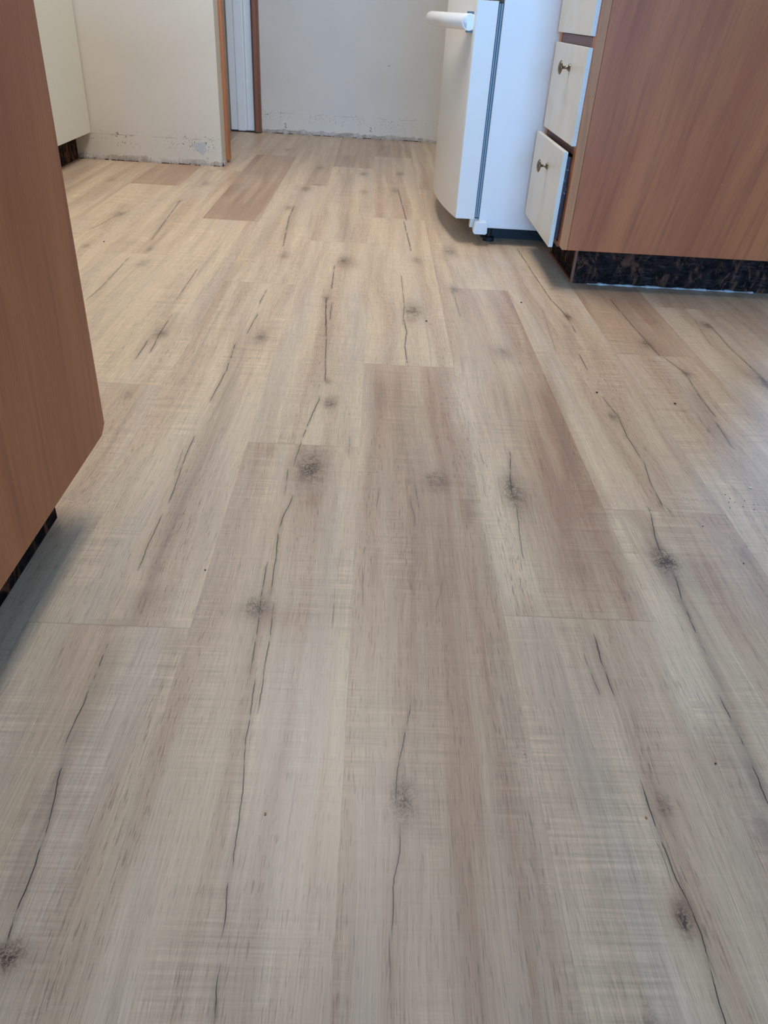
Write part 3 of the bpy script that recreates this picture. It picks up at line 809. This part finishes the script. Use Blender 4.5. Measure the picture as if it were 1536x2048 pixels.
def patch(parent, cx, cz, pts, y, t=0.0012, m=PATCH, name='bare_plaster_patch'):
    b = new(); prism(b, [(cx+a, cz+c) for a, c in pts], y-t, y+0.0005, 'y'); return obj(name, b, m, parent)
patch(wall_left, -0.722, 0.066, [(-.034,.012),(-.026,.020),(-.012,.016),(-.003,.021),(.012,.023),(.020,.015),(.014,.006),(.022,-.004),(.012,-.014),(.006,-.028),(-.004,-.022),(-.010,-.012),(-.022,-.010),(-.028,.000)], 3.452)
patch(wall_left, -0.672, 0.070, [(-.003,.003),(0,.005),(.003,.002),(.002,-.004),(-.002,-.003)], 3.452)
patch(wall_left, -0.700, 0.028, [(-.006,.002),(0,.005),(.007,.003),(.004,-.004),(-.004,-.003)], 3.452)
# two small pencilled twos on the far wall
def two(cx, cz, s):
    pts = [(-.45, .55), (-.2, .95), (.25, .9), (.4, .45), (.05, -.1), (-.45, -.7), (-.1, -.65), (.2, -.85), (.75, -.75)]
    b = new(); tube(b, [(cx+p*s, YB-0.0004, cz+q*s) for p, q in pts], 0.0011, 6); obj('pencil_mark', b, PENCIL, wall_back)
two(-0.489, 0.039, 0.011); two(-0.034, 0.043, 0.011)

# ------------------------------------------------------------------ peninsula cabinet on the left
cab = thing('base_cabinet', (-0.65, 0.25, 0), 'reddish timber base cabinet end at the left edge of the photo, nearest the camera', 'cabinet', None)
b = new(); prism(b, [(-1.60, 0.100), (0.890, 0.100), (0.906, 0.110), (0.906, 0.860), (-1.60, 0.860)], -0.361, -0.345, 'x', 0.0012); obj('end_panel', b, WOOD_L, cab)  # run extended out of view past the camera to block window light
b = new(); box(b, -0.95, -0.362, -1.58, 0.884, 0.101, 0.858); obj('carcass', b, TOP, cab)
b = new(); box(b, -0.90, -0.404, -1.54, 0.84, 0.0, 0.1005); obj('kickboard', b, KICK, cab)
for i in range(2):
    xa = -0.948 + i*0.293
    b = new(); box(b, xa, xa+0.289, 0.885, 0.903, 0.108, 0.852, 0.002); d = obj('door', b, CREAM, cab)
    b = new(); lathe(b, [(.007, 0), (.005, .004), (.005, .014), (.015, .018), (.015, .022), (.006, .026)], (xa+(0.25 if i == 0 else 0.04), 0.903, 0.72), (0, 1, 0)); obj('knob', b, BRASS, d, True)
b = new(); box(b, -0.99, -0.325, -1.64, 0.925, 0.861, 0.900, 0.004)
tag(obj('worktop', b, TOP), 'pale laminate worktop on the timber cabinet at the left edge', 'worktop')

# ------------------------------------------------------------------ cream cabinet on the far left
cc = thing('base_cabinet', (-1.46, 2.6, 0), 'cream smooth-doored cabinet with black kick beside the worn beige wall at far left', 'cabinet')
b = new(); box(b, XL+0.005, -1.188, 1.76, 3.447, 0.101, 0.858); obj('carcass', b, CREAM, cc)
b = new(); box(b, XL+0.06, -1.236, 1.80, 3.447, 0.0, 0.1005); obj('kickboard', b, KICK, cc)
for ya, yb in ((1.765, 2.318), (2.322, 2.878), (2.882, 3.445)):
    b = new(); box(b, -1.187, -1.169, ya, yb, 0.102, 0.852, 0.0015); d = obj('door', b, CREAM, cc)
    b = new(); lathe(b, [(.007, 0), (.005, .004), (.005, .014), (.015, .018), (.015, .022), (.006, .026)], (-1.169, yb-0.05 if ya < 2.5 else ya+0.05, 0.78), (1, 0, 0)); obj('knob', b, BRASS, d, True)
b = new(); box(b, XL+0.003, -1.14, 1.74, 3.449, 0.861, 0.900, 0.004)
tag(obj('worktop', b, TOP), 'pale laminate worktop on the cream cabinet far left', 'worktop')

# ------------------------------------------------------------------ drawer cabinet on the right
dc = thing('drawer_cabinet', (0.79, 2.19, 0), 'red-brown timber cabinet with cream drawers on the right, its bottom drawer slightly open', 'cabinet')
b = new(); box(b, 0.500, 1.112, 1.985, 2.001, 0.100, 0.860, 0.0008)
obj('end_panel', b, WOOD_R, dc)
b = new(); box(b, 1.096, 1.112, 2.002, 2.39, 0.101, 0.86)
obj('back_panel', b, WOOD_R, dc)
b = new(); box(b, 0.500, 1.095, 2.378, 2.394, 0.101, 0.86); obj('side_panel', b, WOOD_R, dc)
b = new(); box(b, 0.501, 1.095, 2.002, 2.377, 0.101, 0.114); obj('bottom_panel', b, DBOX, dc)
# face frame: two stiles, rails between the drawers
b = new(); prism(b, [(0.4865, 0.100), (0.4995, 0.100), (0.4995, 0.860), (0.4785, 0.860), (0.4785, 0.112)], 1.985, 2.016, 'y', 0.001)
fs = obj('stile', b, WOOD_S, dc); fs['label'] = 'lighter orange edge of the face frame'
b = new(); box(b, 0.4785, 0.4995, 2.364, 2.394, 0.100, 0.860); obj('stile', b, WOOD_S, dc)
for za, zb in ((0.100, 0.112), (0.3175, 0.346), (0.533, 0.561), (0.752, 0.775), (0.845, 0.860)):
    b = new(); box(b, 0.480, 0.4995, 2.0165, 2.3635, za, zb); obj('rail', b, WOOD_RAIL, dc)
b = new(); box(b, 0.547, 1.100, 2.047, 2.35, 0.0, 0.0995); kb = obj('kickboard', b, KICK, dc); kb['label'] = 'worn black kickboard with brown scrapes'
# splintered battens and a broken bead of white caulk at its foot
b = new(); rr = random.Random(4); x = 0.60
n = 90; row = []
for i in range(n+1):
    xx = 0.585 + i*0.455/n; w = max(0.0004, 0.0035*abs(math.sin(i*0.23))*(0.5+rr.random()) * (1 if i % 41 > 5 else 0.1)); h = w*0.8
    yb = 2.0475 - (0.004 + 0.0)
    row.append([b.verts.new((xx, yb-w*1.6, 0.0003)), b.verts.new((xx, yb-w*.8, h+0.0006)), b.verts.new((xx, yb+0.0045, h+0.0009)), b.verts.new((xx, yb+0.0045, 0.0003))])
for A_, B_ in zip(row, row[1:]):
    for k in range(4): b.faces.new((A_[k], A_[(k+1) % 4], B_[(k+1) % 4], B_[k]))
b.faces.new(row[0]); b.faces.new(row[-1][::-1])
obj('caulk_bead', b, CAULK, kb)
b = new()
prism(b, [(0.5395, 0.0), (0.5465, 0.0), (0.5465, 0.097), (0.541, 0.097)], 2.049, 2.057, 'y')
prism(b, [(0.538, 0.0), (0.5465, 0.0), (0.5465, 0.004), (0.540, 0.004)], 2.057, 2.348, 'y')
obj('batten', b, TRIMD, kb)
DZ = ((0.563, 0.747, 0.0), (0.339, 0.541, 0.0), (0.103, 0.326, 0.0155))
for i, (za, zb, out) in enumerate(DZ):
    xf, xb = 0.467-out, 0.4782-out
    b = new()
    box(b, xf, xb, 1.994, 2.372, za, zb, 0.0012)
    d = obj('drawer', b, DFRONT, dc)
    d['label'] = ('top cream drawer', 'middle cream drawer', 'lowest cream drawer, slightly open')[i]
    b = new()
    za2, zb2 = max(za+0.012, 0.118), (0.525, 0.310, 0)[0] if False else zb-0.014
    box(b, xb+0.0004, xb+0.012, 2.020, 2.360, za2, zb2)          # inner front
    box(b, xb+0.012, 1.00, 2.020, 2.030, za2, zb2); box(b, xb+0.012, 1.00, 2.350, 2.360, za2, zb2)
    box(b, 0.99, 1.00, 2.030, 2.350, za2, zb2); box(b, xb+0.012, 0.99, 2.030, 2.350, za2, za2+0.006)
    obj('drawer_box', b, DBOX, d)
    kz = za + (zb-za)*0.76 - (0.004 if i == 2 else 0.0)
    b = new()
    lathe(b, [(.0085, 0), (.0085, .0015), (.0062, .0040), (.0032, .0075), (.0032, .0165), (.0060, .0185), (.0125, .0205), (.0158, .0225), (.0150, .0245), (.0100, .0270), (.0040, .0284), (.0005, .0286)],
          (xf+0.0002, 2.158, kz), (-1, 0, 0), 36)
    obj('knob', b, BRASS, d, True)
b = new(); box(b, 0.445, 1.140, 1.955, 2.395, 0.861, 0.900, 0.004)
tag(obj('worktop', b, TOP), 'pale laminate worktop on the drawer cabinet at right', 'worktop')

# ------------------------------------------------------------------ refrigerator
fr = thing('refrigerator', (0.66, 2.80, 0), 'white refrigerator with a bowed door and horizontal tube handle, beside the drawer cabinet', 'refrigerator')
b = new(); box(b, 0.321, 1.02, 2.402, 3.20, 0.049, 1.78, 0.004, 3); obj('body', b, FRIDGE_S, fr)
b = new(); box(b, 0.345, 0.98, 2.492, 3.10, 0.0, 0.050); obj('base', b, BLACK, fr)
def bowed(z0, z1):
    pts = []
    for i in range(41):
        y = 2.400 + 0.80*i/40
        pts.append((0.2495 - 0.0435*(1-((y-2.80)/0.40)**2), y))
    pts += [(0.3065, 3.20), (0.3065, 2.400)]
    b = new(); prism(b, pts, z0, z1, 'z', 0.0018)
    return b
door = obj('door', bowed(0.073, 0.622), FRIDGE_D, fr, False); door['label'] = 'lower bowed door'
up = obj('door', bowed(0.634, 1.77), FRIDGE_D, fr, False); up['label'] = 'upper bowed door'
for d_, z0, z1 in ((door, 0.078, 0.617), (up, 0.640, 1.765)):
    for p in d_.data.polygons: p.use_smooth = abs(p.normal.z) < 0.2 and p.normal.x < -0.5
    b = new(); box(b, 0.3067, 0.3208, 2.408, 3.19, z0, z1); gk = obj('gasket', b, GASKET, d_)
    b = new()
    for xx in (0.3105, 0.3165): box(b, xx-0.0013, xx+0.0013, 2.4045, 2.4079, z0, z1)
    obj('gasket_ridge', b, GASKETL, gk)
# handle: a thick tube bowing out from the near edge of the lower door to its far edge
pts = []; rad = []
for i in range(49):
    t = i/48; y = 2.420 + 0.745*t
    bow = 1 - abs(2*t-1)**3.2
    pts.append((0.236 - 0.078*bow + (0.0 if 0 < i < 48 else 0), y, 0.572)); rad.append(0.0188)
b = new(); tube(b, pts, rad, 28)
h = obj('handle', b, PLASTICW, door, True)
b = new(); lathe(b, [(.0195, -.010), (.0200, 0), (.0200, .003), (.0185, .0045)], (0.2345, 2.4195, 0.571), (0, -1, 0), 36); obj('end_cap', b, PLASTICW, h)
b = new(); box(b, 0.228, 0.2465, 2.4205, 2.432, 0.5475, 0.5955); obj('mount', b, GASKET, h)
b = new(); prism(b, [(0.304, 0.040), (0.309, 0.034), (0.343, 0.034), (0.347, 0.038), (0.346, 0.066), (0.341, 0.070), (0.312, 0.070), (0.308, 0.066)], 2.380, 2.415, 'y', 0.002)
obj('foot_cover', b, PLASTICW, fr)
b = new(); box(b, 0.296, 0.335, 2.416, 2.44, 0.046, 0.0725); obj('hinge_bracket', b, WHITE, fr)
for yy in (2.46, 3.12):
    b = new(); lathe(b, [(.018, 0), (.018, .012), (.008, .014), (.008, .05)], (0.335+0.03, yy, 0.0), (0, 0, 1), 20); obj('foot', b, BLACK, fr)

# ------------------------------------------------------------------ ceiling lamp (above the picture, it lights the room)
cl = thing('ceiling_light', (LAMP_AT[0], LAMP_AT[1], CEIL), 'long white panel ceiling light above the middle of the floor', 'light')
b = new(); box(b, LAMP_AT[0]-.28, LAMP_AT[0]+.28, LAMP_AT[1]-.63, LAMP_AT[1]+.63, CEIL-.05, CEIL, .008); obj('base', b, WHITE, cl)
l = bpy.data.lights.new('lamp_glow', 'AREA'); l.shape = 'RECTANGLE'; l.size = 0.50; l.size_y = 1.2; l.energy = LAMP_W; l.color = LAMP_COL
lo = bpy.data.objects.new('lamp_glow', l); COL.objects.link(lo); lo.location = (0, 0, -0.06); lo.parent = cl

# ------------------------------------------------------------------ grit on the floor
def grit(x, y, r, m, label, cat, group, seed, flat=.6):
    rnd = random.Random(seed); b = new()
    bmesh.ops.create_icosphere(b, subdivisions=1, radius=r)
    for v in b.verts: v.co = Vector((v.co.x*rnd.uniform(.7, 1.3), v.co.y*rnd.uniform(.7, 1.4), v.co.z*flat))
    zmin = min(v.co.z for v in b.verts)
    bmesh.ops.translate(b, verts=b.verts, vec=(0, 0, -zmin))
    o = obj({'crumb': 'grit_crumb', 'chip': 'wood_chip'}[cat], b, m); o.location = (x, y, 0.0)
    return tag(o, label, cat, group)
for i, (x, y, where) in enumerate([(-0.188, 0.740, 'alone left of the middle of the floor'), (-0.753, 2.197, 'on the pale boards below the cream cabinet'), (-0.152, 3.495, 'in front of the far wall'),
        (0.132, 1.682, 'near a knot in the middle of the far floor'), (0.377, 1.852, 'on the floor just left of the drawer cabinet kickboard'),
        (0.442, 1.332, 'in front of the timber drawer cabinet, left of another'), (0.583, 1.299, 'in front of the timber drawer cabinet, right of another'),
        (0.489, 0.887, 'on the brown plank end below the bright reflection'), (0.514, 0.802, 'on the brown board below the reflection at right edge'), (0.354, 0.474, 'near the dark cracks at the lower right')]):
    grit(x, y, 0.0011 if y < 1 else 0.0024, GRIT, 'tiny dark crumb of grit ' + where, 'crumb', 'dark grit on the floor', i)
for i, (x, y) in enumerate([(0.563, 0.956), (0.590, 0.952), (0.559, 0.966), (0.585, 0.938), (0.556, 0.977), (0.571, 0.945), (0.580, 0.962), (0.549, 0.940), (0.5535, 0.9555)]):
    grit(x, y, 0.0009, GRIT, 'tiny dark crumb in the scatter by the bright reflection at right edge', 'crumb', 'scatter of grit by the reflection', 30+i)
grit(-0.071, 0.404, 0.0012, GRITO, 'tiny orange crumb on the pale board low left of centre', 'crumb', None, 50)
grit(0.268, 0.412, 0.0012, GRITO, 'tiny orange crumb low right beside a dark crack', 'crumb', None, 51)
grit(0.605, 1.001, 0.0028, CHIP, 'small pale chip lying in the bright reflection at the right edge', 'chip', None, 60, .4)
